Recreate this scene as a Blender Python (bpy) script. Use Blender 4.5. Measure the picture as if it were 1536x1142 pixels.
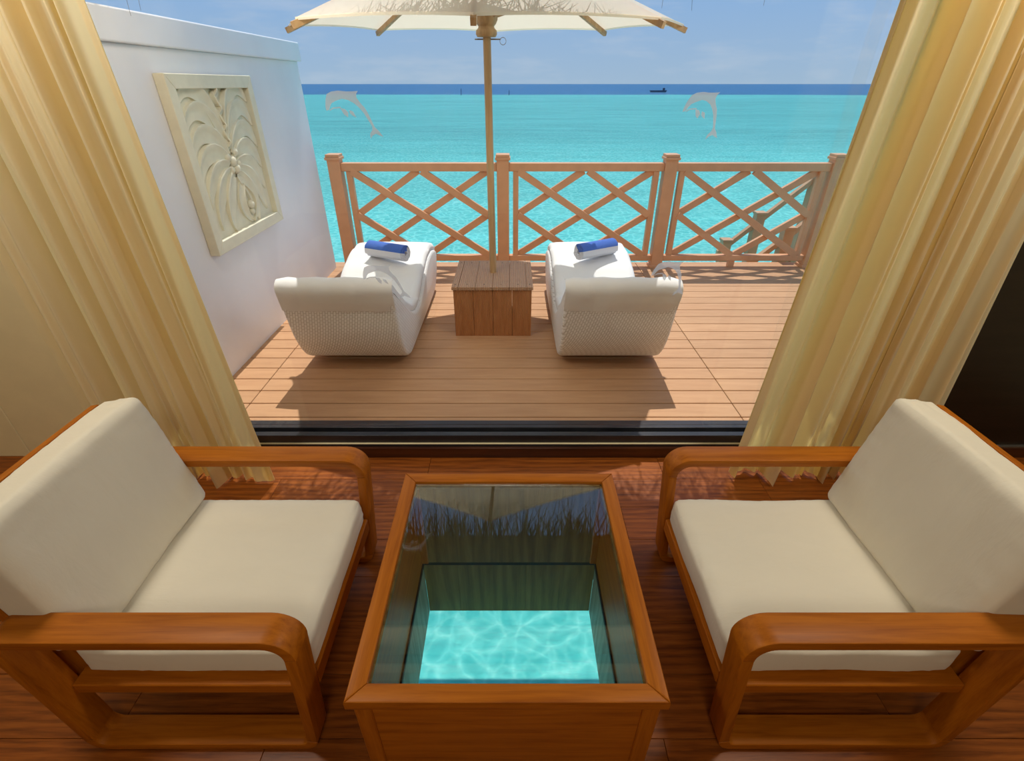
import bpy, bmesh, math, random
from mathutils import Vector, Matrix, noise as mnoise
random.seed(7)
PI = math.pi
for o in list(bpy.data.objects): bpy.data.objects.remove(o, do_unlink=True)
S = bpy.context.scene
COL = S.collection

# ------------------------------------------------------------------ camera
cd = bpy.data.cameras.new('camera'); cam = bpy.data.objects.new('camera', cd); COL.objects.link(cam)
cd.sensor_fit = 'HORIZONTAL'; cd.sensor_width = 36.0; cd.lens = 36.0 * 733.0 / 1536.0
cd.clip_start = 0.05; cd.clip_end = 60000
TILT = 31.26
cam.location = (0, 0, 1.70); cam.rotation_euler = (math.radians(90 - TILT), 0, 0)
S.camera = cam

# ------------------------------------------------------------------ world, sun, added fill lights, exposure
W = bpy.data.worlds.new('sky'); S.world = W; W.use_nodes = True
nt = W.node_tree; nt.nodes.clear()
def wn(t, **k):
    n = nt.nodes.new(t)
    for a, b in k.items(): setattr(n, a, b)
    return n
tc = wn('ShaderNodeTexCoord'); sep = wn('ShaderNodeSeparateXYZ'); nt.links.new(tc.outputs['Generated'], sep.inputs[0])
rmp = wn('ShaderNodeValToRGB'); nt.links.new(sep.outputs['Z'], rmp.inputs[0])
e = rmp.color_ramp.elements
e[0].position = 0.0; e[0].color = (0.37, 0.52, 0.69, 1)
e[1].position = 1.0; e[1].color = (0.24, 0.42, 0.74, 1)
m_ = e.new(0.12); m_.color = (0.28, 0.47, 0.76, 1)
m_ = e.new(0.35); m_.color = (0.27, 0.45, 0.76, 1)
mp = wn('ShaderNodeMapping'); mp.inputs['Scale'].default_value = (3.0, 3.0, 16.0); nt.links.new(tc.outputs['Generated'], mp.inputs[0])
nz = wn('ShaderNodeTexNoise'); nz.inputs['Scale'].default_value = 2.2; nz.inputs['Detail'].default_value = 7; nz.inputs['Roughness'].default_value = 0.6
nt.links.new(mp.outputs[0], nz.inputs['Vector'])
cr = wn('ShaderNodeValToRGB'); nt.links.new(nz.outputs['Fac'], cr.inputs[0])
cr.color_ramp.elements[0].position = 0.50; cr.color_ramp.elements[0].color = (0, 0, 0, 1)
cr.color_ramp.elements[1].position = 0.80; cr.color_ramp.elements[1].color = (0.45, 0.45, 0.45, 1)
mx = wn('ShaderNodeMixRGB'); nt.links.new(cr.outputs[0], mx.inputs[0]); nt.links.new(rmp.outputs[0], mx.inputs[1]); mx.inputs[2].default_value = (0.62, 0.68, 0.76, 1)
bg = wn('ShaderNodeBackground'); nt.links.new(mx.outputs[0], bg.inputs[0]); bg.inputs[1].default_value = 1.0
wo = wn('ShaderNodeOutputWorld'); nt.links.new(bg.outputs[0], wo.inputs[0])

sl = bpy.data.lights.new('sun', 'SUN'); sl.energy = 3.75; sl.angle = math.radians(0.4); sl.color = (1.0, 0.95, 0.87)
sun = bpy.data.objects.new('sun', sl); COL.objects.link(sun)
sun.rotation_euler = Vector((0.035, 0.49, 1.0)).to_track_quat('Z', 'Y').to_euler()
def ceil_fill(x, y, p, sz):  # unseen fill lights added at ceiling height to brighten the room
    l = bpy.data.lights.new('ceiling_fill', 'AREA'); l.shape = 'DISK'; l.size = sz; l.energy = p; l.color = (1.0, 0.91, 0.76)
    o = bpy.data.objects.new('ceiling_fill', l); COL.objects.link(o); o.location = (x, y, 2.68); return o
ceil_fill(0.0, -1.1, 25, 1.0); ceil_fill(-1.6, 1.3, 22, 0.4); ceil_fill(1.6, 1.3, 22, 0.4)
def eave_fill(x):                                   # unseen fill lights added under the eave to lift the shaded deck and loungers
    l = bpy.data.lights.new('eave_fill', 'AREA'); l.shape = 'DISK'; l.size = 0.4; l.energy = 9.5; l.color = (1.0, 0.88, 0.72)
    o = bpy.data.objects.new('eave_fill', l); COL.objects.link(o); o.location = (x, 2.26, 2.25)
    o.rotation_euler = Vector((x * 0.45, -2.4, 1.3)).to_track_quat('Z', 'Y').to_euler()
eave_fill(-1.2); eave_fill(1.4)

S.view_settings.view_transform = 'Standard'; S.view_settings.look = 'None'
S.view_settings.gamma = 1.0; S.view_settings.use_curve_mapping = False
S.view_settings.exposure = 0.0

# ------------------------------------------------------------------ materials
def mat(name):
    m = bpy.data.materials.new(name); m.use_nodes = True; t = m.node_tree; t.nodes.clear()
    out = t.nodes.new('ShaderNodeOutputMaterial'); return m, t, out
class NT:
    def __init__(s, t): s.t = t
    def n(s, typ, **k):
        x = s.t.nodes.new(typ)
        for a, b in k.items():
            if a.startswith('i_'):
                x.inputs[a[2:].replace('_', ' ')].default_value = b
            else: setattr(x, a, b)
        return x
    def l(s, a, b): s.t.links.new(a, b)
    def ramp(s, src, stops):
        r = s.n('ShaderNodeValToRGB'); s.l(src, r.inputs[0]); el = r.color_ramp.elements
        el[0].position = stops[0][0]; el[0].color = (*stops[0][1], 1); el[1].position = stops[-1][0]; el[1].color = (*stops[-1][1], 1)
        for p, c in stops[1:-1]:
            q = el.new(p); q.color = (*c, 1)
        return r.outputs[0]
    def math(s, op, a, b=None):
        x = s.n('ShaderNodeMath', operation=op)
        for i, v in enumerate((a, b)):
            if v is None: continue
            if isinstance(v, (int, float)): x.inputs[i].default_value = v
            else: s.l(v, x.inputs[i])
        return x.outputs[0]
    def coords(s, scale=(1, 1, 1), rnd=True, space='Object'):
        tc = s.n('ShaderNodeTexCoord'); src = tc.outputs[space]
        if rnd:
            oi = s.n('ShaderNodeObjectInfo'); mu = s.math('MULTIPLY', oi.outputs['Random'], 37.0)
            va = s.n('ShaderNodeVectorMath', operation='ADD'); s.l(src, va.inputs[0]); s.l(mu, va.inputs[1]); src = va.outputs[0]
        mp = s.n('ShaderNodeMapping'); mp.inputs['Scale'].default_value = scale; s.l(src, mp.inputs[0]); return mp.outputs[0]
    def noise(s, vec, scale, detail=4, rough=0.5, dist=0.0):
        x = s.n('ShaderNodeTexNoise'); x.inputs['Scale'].default_value = scale; x.inputs['Detail'].default_value = detail
        x.inputs['Roughness'].default_value = rough; x.inputs['Distortion'].default_value = dist; s.l(vec, x.inputs['Vector']); return x.outputs['Fac']
    def bump(s, h, strength=0.3, dist=0.01):
        b = s.n('ShaderNodeBump'); b.inputs['Strength'].default_value = strength; b.inputs['Distance'].default_value = dist; s.l(h, b.inputs['Height']); return b.outputs[0]

def plain(name, col, rough=0.6, metal=0.0, noise_amt=0.06, nscale=8, spec=0.5, bump=0.0):
    m, t, out = mat(name); N = NT(t)
    p = N.n('ShaderNodeBsdfPrincipled'); p.inputs['Roughness'].default_value = rough; p.inputs['Metallic'].default_value = metal
    p.inputs['Specular IOR Level'].default_value = spec
    v = N.coords(); f = N.noise(v, nscale, 4)
    c0 = tuple(c * (1 - noise_amt) for c in col); c1 = tuple(min(1, c * (1 + noise_amt)) for c in col)
    N.l(N.ramp(f, [(0.3, c0), (0.7, c1)]), p.inputs['Base Color'])
    if bump: N.l(N.bump(f, bump, 0.01), p.inputs['Normal'])
    N.l(p.outputs[0], out.inputs[0]); return m

def wood(name, dark, mid, light, axis='x', rough=0.35, sc=1.0, coat=0.15, rings=0.5, var=0.0, spec=0.5):
    m, t, out = mat(name); N = NT(t)
    a, b = 1.0 * sc, 14.0 * sc
    s1 = {'x': (a, b, b), 'y': (b, a, b), 'z': (b, b, a)}[axis]
    v = N.coords(s1)
    f1 = N.noise(v, 2.2, 6, 0.6, 0.6)
    s2 = tuple(q * 6 if q > a else q * 2 for q in s1)
    f2 = N.noise(N.coords(s2), 3.0, 3, 0.6)
    w = N.n('ShaderNodeTexWave', wave_type='RINGS', rings_direction={'x': 'X', 'y': 'Y', 'z': 'Z'}[axis])
    w.inputs['Scale'].default_value = 1.1; w.inputs['Distortion'].default_value = 7.0; w.inputs['Detail'].default_value = 2; w.inputs['Detail Scale'].default_value = 0.8
    N.l(N.coords(tuple(q * (0.42 if q > a else 0.9) for q in s1)), w.inputs['Vector'])
    h = N.math('ADD', N.math('MULTIPLY', f1, 1.0 - 0.5 * rings), N.math('MULTIPLY', w.outputs['Fac'], 0.30 * rings))
    h = N.math('ADD', h, N.math('MULTIPLY', N.math('SUBTRACT', f2, 0.5), 0.35))
    col = N.ramp(h, [(0.22, dark), (0.5, mid), (0.85, light)])
    if var:
        oi = N.n('ShaderNodeObjectInfo'); hs = N.n('ShaderNodeHueSaturation')
        N.l(N.math('ADD', N.math('MULTIPLY', oi.outputs['Random'], var), 1.0 - var / 2), hs.inputs['Value']); N.l(col, hs.inputs['Color']); col = hs.outputs[0]
    p = N.n('ShaderNodeBsdfPrincipled'); p.inputs['Roughness'].default_value = rough; p.inputs['Coat Weight'].default_value = coat; p.inputs['Coat Roughness'].default_value = 0.25
    p.inputs['Specular IOR Level'].default_value = spec
    N.l(col, p.inputs['Base Color']); N.l(N.bump(h, 0.08, 0.004), p.inputs['Normal']); N.l(p.outputs[0], out.inputs[0]); return m

def teak(nm, ax): return wood(nm, (0.27, 0.068, 0.003), (0.42, 0.122, 0.006), (0.54, 0.175, 0.012), ax, 0.45, 1.6, 0.02, 0.25, 0.0, 0.2)
M = {}
M['teak_x'] = teak('teak_x', 'x'); M['teak_y'] = teak('teak_y', 'y'); M['teak_z'] = teak('teak_z', 'z')
M['floor'] = wood('floor_laminate', (0.11, 0.026, 0.004), (0.26, 0.070, 0.009), (0.40, 0.125, 0.018), 'x', 0.36, 2.3, 0.02, 0.5, 0.2, 0.25)
M['skirt'] = wood('skirting_wood', (0.03, 0.008, 0.003), (0.075, 0.02, 0.006), (0.12, 0.035, 0.01), 'x', 0.3)
M['panel_in'] = wood('inner_panel_wood', (0.15, 0.075, 0.014), (0.27, 0.15, 0.035), (0.38, 0.23, 0.07), 'z', 0.5, 1.3, 0.0)
M['shaft_wood'] = wood('shaft_board', (0.16, 0.15, 0.10), (0.32, 0.31, 0.23), (0.45, 0.44, 0.34), 'z', 0.6, 1.3, 0.0)
M['darkwood'] = wood('dark_wall_veneer', (0.006, 0.004, 0.002), (0.012, 0.007, 0.004), (0.02, 0.012, 0.007), 'x', 0.4, 0.8, 0.05)
M['ceil'] = wood('ceiling_boards', (0.02, 0.012, 0.006), (0.05, 0.03, 0.015), (0.08, 0.05, 0.025), 'x', 0.6, 0.8, 0.0)
M['cream_wall'] = plain('cream_wall', (0.84, 0.73, 0.46), 0.7, noise_amt=0.03)
M['white_wall'] = plain('white_render', (0.81, 0.81, 0.85), 0.85, noise_amt=0.03, nscale=3, bump=0.05)
M['relief'] = plain('cream_stone', (0.74, 0.70, 0.55), 0.75, noise_amt=0.05, nscale=14, bump=0.05)
M['black_frame'] = plain('black_anodised', (0.03, 0.03, 0.035), 0.35, 0.3, noise_amt=0.2)
M['chrome'] = plain('chrome_strip', (0.5, 0.5, 0.5), 0.45, 1.0)
M['rail'] = plain('railing_composite', (0.68, 0.35, 0.18), 0.55, noise_amt=0.06)
M['stairpost'] = plain('stair_composite', (0.52, 0.30, 0.16), 0.6, noise_amt=0.06)
M['pad'] = plain('black_rubber', (0.01, 0.01, 0.01), 0.6)
M['boat'] = plain('boat_navy', (0.02, 0.05, 0.12), 0.6)
M['steel'] = plain('steel', (0.35, 0.35, 0.36), 0.3, 0.9)
M['bamboo'] = wood('pole_wood', (0.36, 0.21, 0.09), (0.52, 0.33, 0.16), (0.62, 0.42, 0.22), 'z', 0.5, 1.0, 0.0, 0.3)
M['thatch'] = plain('thatch', (0.10, 0.075, 0.04), 0.9, noise_amt=0.5, nscale=30, spec=0.1)

# deck composite: fine grooves along the board
m, t, out = mat('deck_composite'); N = NT(t); M['deck'] = m
p = N.n('ShaderNodeBsdfPrincipled'); p.inputs['Roughness'].default_value = 0.6; p.inputs['Specular IOR Level'].default_value = 0.3
v = N.coords((1.2, 10, 10)); f = N.noise(v, 3, 5, 0.6)
oi = N.n('ShaderNodeObjectInfo'); hs = N.n('ShaderNodeHueSaturation')
N.l(N.math('ADD', N.math('MULTIPLY', oi.outputs['Random'], 0.10), 0.95), hs.inputs['Value'])
N.l(N.ramp(f, [(0.3, (0.485, 0.265, 0.135)), (0.7, (0.565, 0.325, 0.172))]), hs.inputs['Color']); N.l(hs.outputs[0], p.inputs['Base Color'])
w = N.n('ShaderNodeTexWave', wave_type='BANDS', bands_direction='Y'); w.inputs['Scale'].default_value = 45; N.l(N.coords((1, 1, 1), False), w.inputs['Vector'])
N.l(N.bump(w.outputs['Fac'], 0.15, 0.002), p.inputs['Normal']); N.l(p.outputs[0], out.inputs[0])

# ribbed box boards (ribs across local X)
def ribbed(name, c0, c1, sc):
    m, t, out = mat(name); N = NT(t)
    p = N.n('ShaderNodeBsdfPrincipled'); p.inputs['Roughness'].default_value = 0.6; p.inputs['Specular IOR Level'].default_value = 0.25
    cc = N.coords((1, 1, 1), False); sp = N.n('ShaderNodeSeparateXYZ'); N.l(cc, sp.inputs[0])
    u = sp.outputs['X']
    s_ = N.math('SINE', N.math('MULTIPLY', u, sc)); f = N.noise(N.coords((8, 8, 1.5)), 4, 4)
    h = N.math('ADD', N.math('MULTIPLY', s_, 0.28), f)
    N.l(N.ramp(h, [(0.3, c0), (0.75, c1)]), p.inputs['Base Color']); N.l(N.bump(s_, 0.5, 0.004), p.inputs['Normal']); N.l(p.outputs[0], out.inputs[0]); return m
M['ribbed'] = ribbed('ribbed_boards', (0.36, 0.14, 0.05), (0.54, 0.245, 0.10), 560)
M['boxtop'] = ribbed('box_top_boards', (0.44, 0.26, 0.16), (0.52, 0.32, 0.20), 420)

# fabrics
def fabric(name, col, transl=0.0, tcol=None, rough=0.9, wr=0.25, wscale=(3, 3, 3), sheen=0.2, ns=5):
    m, t, out = mat(name); N = NT(t)
    p = N.n('ShaderNodeBsdfPrincipled'); p.inputs['Roughness'].default_value = rough; p.inputs['Specular IOR Level'].default_value = 0.25
    p.inputs['Sheen Weight'].default_value = sheen
    f = N.noise(N.coords(wscale), ns, 5, 0.55, 0.4)
    N.l(N.ramp(f, [(0.3, tuple(c * 0.97 for c in col)), (0.7, col)]), p.inputs['Base Color'])
    nrm = N.bump(f, wr, 0.02); N.l(nrm, p.inputs['Normal'])
    sh = p.outputs[0]
    if transl:
        tr = N.n('ShaderNodeBsdfTranslucent'); tr.inputs['Color'].default_value = (*tcol, 1); N.l(nrm, tr.inputs['Normal'])
        mx = N.n('ShaderNodeMixShader'); mx.inputs[0].default_value = transl; N.l(sh, mx.inputs[1]); N.l(tr.outputs[0], mx.inputs[2]); sh = mx.outputs[0]
    N.l(sh, out.inputs[0]); return m
M['cushion'] = fabric('cream_cotton', (0.80, 0.74, 0.60), wr=0.18, wscale=(2, 5, 2), ns=3)
M['mattress'] = fabric('white_canvas', (0.84, 0.84, 0.83), wr=0.12)
M['canopy'] = fabric('canopy_canvas', (0.96, 0.92, 0.85), 0.48, (0.98, 0.85, 0.62), wr=0.05)
M['curtain'] = fabric('yellow_satin', (0.95, 0.86, 0.63), 0.46, (1.0, 0.79, 0.27), rough=0.45, wr=0.06, wscale=(4, 4, 1.5), sheen=0.1)
M['towel_blue'] = fabric('blue_terry', (0.06, 0.17, 0.62), wr=0.5, ns=60)
M['towel_white'] = fabric('white_terry', (0.78, 0.80, 0.86), wr=0.5, ns=60)

# wicker
m, t, out = mat('white_wicker'); N = NT(t); M['wicker'] = m
p = N.n('ShaderNodeBsdfPrincipled'); p.inputs['Roughness'].default_value = 0.5
cc = N.coords((1, 1, 1), False); sp = N.n('ShaderNodeSeparateXYZ'); N.l(cc, sp.inputs[0])
u = N.math('ADD', sp.outputs['X'], sp.outputs['Y']); cb = N.n('ShaderNodeCombineXYZ'); N.l(sp.outputs['Z'], cb.inputs[0]); N.l(u, cb.inputs[1])
br = N.n('ShaderNodeTexBrick'); N.l(cb.outputs[0], br.inputs['Vector'])
br.inputs['Scale'].default_value = 1.0; br.inputs['Brick Width'].default_value = 0.028; br.inputs['Row Height'].default_value = 0.017
br.inputs['Mortar Size'].default_value = 0.0022; br.inputs['Mortar Smooth'].default_value = 0.6
br.inputs['Color1'].default_value = (0.94, 0.94, 0.93, 1); br.inputs['Color2'].default_value = (0.89, 0.89, 0.88, 1); br.inputs['Mortar'].default_value = (0.58, 0.56, 0.52, 1)
N.l(br.outputs['Color'], p.inputs['Base Color']); inv = N.math('SUBTRACT', 1.0, br.outputs['Fac']); N.l(N.bump(inv, 0.6, 0.006), p.inputs['Normal']); N.l(p.outputs[0], out.inputs[0])

# clear glass: fresnel mix of transmission and mirror
def glass(name, ior, tint):
    m, t, out = mat(name); N = NT(t)
    f0 = ((ior - 1) / (ior + 1)) ** 2
    lw = N.n('ShaderNodeLayerWeight'); lw.inputs['Blend'].default_value = 0.5          # Schlick: both faces of the pane alike
    fr_ = N.math('ADD', N.math('MULTIPLY', N.math('POWER', lw.outputs['Facing'], 5.0), 1 - f0), f0)
    tr = N.n('ShaderNodeBsdfTransparent'); tr.inputs['Color'].default_value = (*tint, 1)
    gl = N.n('ShaderNodeBsdfGlossy'); gl.inputs['Roughness'].default_value = 0.0
    mx = N.n('ShaderNodeMixShader'); N.l(fr_, mx.inputs[0]); N.l(tr.outputs[0], mx.inputs[1]); N.l(gl.outputs[0], mx.inputs[2]); N.l(mx.outputs[0], out.inputs[0]); return m
M['window_glass'] = glass('window_glass', 1.40, (0.985, 0.99, 0.99))
M['table_glass'] = glass('table_glass', 1.85, (0.95, 0.98, 0.97))
m, t, out = mat('frosted_film'); N = NT(t); M['film'] = m
tr = N.n('ShaderNodeBsdfTransparent'); df = N.n('ShaderNodeBsdfTranslucent'); df.inputs['Color'].default_value = (0.97, 0.97, 0.98, 1)
d2 = N.n('ShaderNodeBsdfDiffuse'); d2.inputs['Color'].default_value = (0.8, 0.8, 0.82, 1)
m1 = N.n('ShaderNodeMixShader'); m1.inputs[0].default_value = 0.25; N.l(df.outputs[0], m1.inputs[1]); N.l(d2.outputs[0], m1.inputs[2])
m2 = N.n('ShaderNodeMixShader'); m2.inputs[0].default_value = 0.55; N.l(tr.outputs[0], m2.inputs[1]); N.l(m1.outputs[0], m2.inputs[2]); N.l(m2.outputs[0], out.inputs[0])

# sea surface: rippled transparent water, caustic light net painted into its tint, with a weak sky mirror
m, t, out = mat('sea_water'); N = NT(t); M['sea'] = m
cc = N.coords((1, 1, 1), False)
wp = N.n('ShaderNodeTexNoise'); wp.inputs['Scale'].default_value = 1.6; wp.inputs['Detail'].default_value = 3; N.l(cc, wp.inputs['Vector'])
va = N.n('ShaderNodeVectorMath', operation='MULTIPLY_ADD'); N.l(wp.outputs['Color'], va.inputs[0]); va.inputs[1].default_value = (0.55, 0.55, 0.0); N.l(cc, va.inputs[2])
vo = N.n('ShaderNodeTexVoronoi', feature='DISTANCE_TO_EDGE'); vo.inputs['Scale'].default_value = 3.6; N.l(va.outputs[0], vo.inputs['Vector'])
tint = N.ramp(vo.outputs['Distance'], [(0.0, (1.0, 1.0, 1.0)), (0.06, (0.76, 0.92, 0.92)), (0.2, (0.52, 0.80, 0.81))])  # pale cell edges stand in for caustic light
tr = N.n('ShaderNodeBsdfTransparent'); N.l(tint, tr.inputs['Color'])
gl = N.n('ShaderNodeBsdfGlossy'); gl.inputs['Roughness'].default_value = 0.08
bn = N.noise(N.coords((0.35, 1.6, 1), False), 1.1, 6, 0.65)
N.l(N.bump(bn, 0.9, 0.5), gl.inputs['Normal'])
fr = N.n('ShaderNodeFresnel'); fr.inputs['IOR'].default_value = 1.33; N.l(N.bump(bn, 0.9, 0.5), fr.inputs['Normal'])
fac = N.math('MINIMUM', N.math('MULTIPLY', fr.outputs[0], 0.55), 0.16)
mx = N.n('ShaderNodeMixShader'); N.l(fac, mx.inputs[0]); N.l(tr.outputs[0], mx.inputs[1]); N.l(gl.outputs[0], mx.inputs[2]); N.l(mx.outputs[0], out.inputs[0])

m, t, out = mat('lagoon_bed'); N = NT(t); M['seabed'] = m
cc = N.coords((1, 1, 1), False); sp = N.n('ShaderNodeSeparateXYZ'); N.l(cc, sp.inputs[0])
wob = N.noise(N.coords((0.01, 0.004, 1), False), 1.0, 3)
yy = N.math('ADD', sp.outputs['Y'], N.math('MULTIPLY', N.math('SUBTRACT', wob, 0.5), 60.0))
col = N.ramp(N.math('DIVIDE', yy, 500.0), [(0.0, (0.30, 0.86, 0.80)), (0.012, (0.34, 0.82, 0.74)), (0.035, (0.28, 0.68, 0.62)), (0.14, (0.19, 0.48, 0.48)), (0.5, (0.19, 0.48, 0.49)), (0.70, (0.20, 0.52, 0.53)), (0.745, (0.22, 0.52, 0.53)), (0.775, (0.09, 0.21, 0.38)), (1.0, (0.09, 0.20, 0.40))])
st = N.noise(N.coords((0.10, 0.45, 1), False), 1.0, 7, 0.68)
st2 = N.noise(N.coords((0.012, 0.05, 1), False), 1.0, 5, 0.6)
k = N.math('ADD', N.math('MULTIPLY', st, 0.7), N.math('MULTIPLY', st2, 0.5))
hs = N.n('ShaderNodeHueSaturation'); N.l(col, hs.inputs['Color']); N.l(N.math('ADD', N.math('MULTIPLY', k, 1.1), 0.36), hs.inputs['Value'])
df = N.n('ShaderNodeBsdfDiffuse'); N.l(hs.outputs[0], df.inputs['Color']); N.l(df.outputs[0], out.inputs[0])

# ------------------------------------------------------------------ helpers
def empty(name, loc=(0, 0, 0), rz=0, parent=None):
    o = bpy.data.objects.new(name, None); COL.objects.link(o); o.location = loc; o.rotation_euler = (0, 0, rz); o.empty_display_size = 0.1
    if parent: o.parent = parent
    return o
def tag(o, label=None, cat=None, group=None, kind=None):
    if label: o['label'] = label
    if cat: o['category'] = cat
    if group: o['group'] = group
    if kind: o['kind'] = kind
    return o
def link(name, me, parent=None, loc=(0, 0, 0), rot=(0, 0, 0)):
    o = bpy.data.objects.new(name, me); COL.objects.link(o); o.location = loc; o.rotation_euler = rot
    if parent: o.parent = parent
    return o
def bm_obj(name, bm, m, parent=None, loc=(0, 0, 0), rot=(0, 0, 0), smooth=None):
    bmesh.ops.recalc_face_normals(bm, faces=bm.faces)
    me = bpy.data.meshes.new(name); bm.to_mesh(me); bm.free()
    for q in (m if isinstance(m, (list, tuple)) else [m]): me.materials.append(M[q] if isinstance(q, str) else q)
    if smooth is not None:
        me.shade_smooth()
        if smooth > 0: me.set_sharp_from_angle(angle=math.radians(smooth))
    return link(name, me, parent, loc, rot)
def bx(bm, x0, x1, y0, y1, z0, z1):
    r = bmesh.ops.create_cube(bm, size=1.0)
    for v in r['verts']:
        v.co = Vector(((v.co.x + 0.5) * (x1 - x0) + x0, (v.co.y + 0.5) * (y1 - y0) + y0, (v.co.z + 0.5) * (z1 - z0) + z0))
    return r['verts']
def bev(bm, off, seg=2):
    bmesh.ops.bevel(bm, geom=list(bm.edges), offset=off, segments=seg, profile=0.5, affect='EDGES')
def box(name, x0, x1, y0, y1, z0, z1, m, parent=None, bevel=0.0, seg=1, loc=(0, 0, 0)):
    """box whose object origin sits at its own centre"""
    cx, cy, cz = (x0 + x1) / 2, (y0 + y1) / 2, (z0 + z1) / 2
    bm = bmesh.new(); bx(bm, x0 - cx, x1 - cx, y0 - cy, y1 - cy, z0 - cz, z1 - cz)
    if bevel: bev(bm, bevel, seg)
    return bm_obj(name, bm, m, parent, (cx + loc[0], cy + loc[1], cz + loc[2]))
def tube_bm(bm, pts, rads, n=10, cap=True):
    rings = []; up = Vector((0, 0, 1))
    pts = [Vector(p) for p in pts]
    for i, p in enumerate(pts):
        d = (pts[min(i + 1, len(pts) - 1)] - pts[max(i - 1, 0)]).normalized()
        a = d.cross(up) if abs(d.dot(up)) < 0.95 else d.cross(Vector((1, 0, 0)))
        a.normalize(); b = d.cross(a); r = rads[i] if isinstance(rads, (list, tuple)) else rads
        rings.append([bm.verts.new(p + (a * math.cos(2 * PI * k / n) + b * math.sin(2 * PI * k / n)) * r) for k in range(n)])
    for A, B in zip(rings, rings[1:]):
        for k in range(n): bm.faces.new((A[k], A[(k + 1) % n], B[(k + 1) % n], B[k]))
    if cap:
        bm.faces.new(rings[0][::-1]); bm.faces.new(rings[-1])
def prism(bm, poly, fn, a, b):
    """poly: list of 2D points, fn(u,v,w) -> Vector; extruded from w=a to w=b"""
    A = [bm.verts.new(fn(u, v, a)) for u, v in poly]; B = [bm.verts.new(fn(u, v, b)) for u, v in poly]
    n = len(poly); fa = bm.faces.new(A); fb = bm.faces.new(B[::-1])
    for i in range(n): bm.faces.new((A[i], A[(i + 1) % n], B[(i + 1) % n], B[i]))
    return fa, fb
def rbox(name, sx, sy, sz, r, m, parent, loc, rot=(0, 0, 0), puff=(0, 0, 0), cuts=31, wob=0.0, seed=0):
    """soft cushion: rounded box with bulging faces"""
    bm = bmesh.new(); bmesh.ops.create_cube(bm, size=2.0)
    bmesh.ops.subdivide_edges(bm, edges=list(bm.edges), cuts=cuts, use_grid_fill=True)
    hx, hy, hz = sx / 2, sy / 2, sz / 2
    for v in bm.verts:
        p = v.co.copy()
        q = Vector((p.x * hx, p.y * hy, p.z * hz))
        inn = Vector((max(-hx + r, min(hx - r, q.x)), max(-hy + r, min(hy - r, q.y)), max(-hz + r, min(hz - r, q.z))))
        d = q - inn
        if d.length > 1e-9:
            k = max(abs(d.x), abs(d.y), abs(d.z)); d = d.normalized() * k
        q = inn + d
        q.x += puff[0] * p.x * (1 - p.y ** 4) * (1 - p.z ** 2); q.y += puff[1] * p.y * (1 - p.x ** 4) * (1 - p.z ** 2); q.z += puff[2] * p.z * (1 - p.x ** 4) * (1 - p.y ** 4)
        if wob:
            q += Vector((1, 1, 1)) * wob * mnoise.noise(Vector((q.x * 6 + seed, q.y * 6, q.z * 6)))
            ab = sorted((abs(p.x), abs(p.y), abs(p.z))); ef = max(0.0, (ab[1] - 0.62) / 0.38) * (1 - max(0.0, (ab[1] - 0.93) / 0.07))     # puckers along the seams
            ax_ = (abs(p.x), abs(p.y), abs(p.z)).index(ab[2]); fv = [14.0, 14.0, 14.0]; oth = [k for k in range(3) if k != ax_]
            lo = oth[0] if abs(p[oth[0]]) < abs(p[oth[1]]) else oth[1]; fv[lo] = 46.0
            dv = Vector((0, 0, 0)); dv[ax_] = math.copysign(1, p[ax_]); q += dv * 0.0045 * ef * mnoise.noise(Vector((q.x * fv[0] + seed, q.y * fv[1], q.z * fv[2])))
        v.co = q
    return bm_obj(name, bm, m, parent, loc, rot, smooth=0)

# ------------------------------------------------------------------ sea
def plane(name, x0, x1, y0, y1, z, m):
    bm = bmesh.new(); bm.faces.new([bm.verts.new(c) for c in ((x0, y0, z), (x1, y0, z), (x1, y1, z), (x0, y1, z))]); return bm_obj(name, bm, m)
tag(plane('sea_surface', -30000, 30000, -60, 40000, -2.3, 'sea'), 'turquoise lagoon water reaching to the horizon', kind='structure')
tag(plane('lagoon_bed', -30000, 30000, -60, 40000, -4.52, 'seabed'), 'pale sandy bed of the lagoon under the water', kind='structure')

# ------------------------------------------------------------------ room shell
HX0, HX1, HY0, HY1 = -0.372, 0.348, 0.63, 1.35          # viewing well opening
fl = tag(empty('floor'), 'reddish brown wooden plank floor of the room', kind='structure')
bm = bmesh.new()
bx(bm, -3.3, HX0 - 0.03, -3.6, 2.03, -0.16, -0.014); bx(bm, HX1 + 0.03, 3.3, -3.6, 2.03, -0.16, -0.014)
bx(bm, HX0 - 0.03, HX1 + 0.03, -3.6, HY0 - 0.03, -0.16, -0.014); bx(bm, HX0 - 0.03, HX1 + 0.03, HY1 + 0.03, 2.03, -0.16, -0.014)
bm_obj('subfloor', bm, 'floor', fl)
PWID = 0.19; yr = 2.034; row = 0
while yr > -0.7:
    y1, y0 = yr, yr - PWID; yr -= PWID; row += 1
    xs = -3.3 + (-1.2 + (row * 0.47) % 1.2)
    while xs < 3.3:
        a, b = max(xs, -3.3), min(xs + 1.2, 3.3); xs += 1.2
        if b - a < 0.02: continue
        segs = [(a, b)]
        if y1 > HY0 - 0.03 and y0 < HY1 + 0.03:
            segs = []
            if a < HX0 - 0.03: segs.append((a, min(b, HX0 - 0.03)))
            if b > HX1 + 0.03: segs.append((max(a, HX1 + 0.03), b))
        for s0, s1 in segs:
            if s1 - s0 > 0.02: box('plank', s0 + 0.0006, s1 - 0.0006, y0 + 0.0006, y1 - 0.0006, -0.014, 0.0, 'floor', fl, 0.0012)
box('floor_back', -3.3, 3.3, -3.6, yr, -0.014, 0.0, 'floor', fl)
st_ = lambda o, l=None: tag(o, l, kind='structure')
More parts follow.
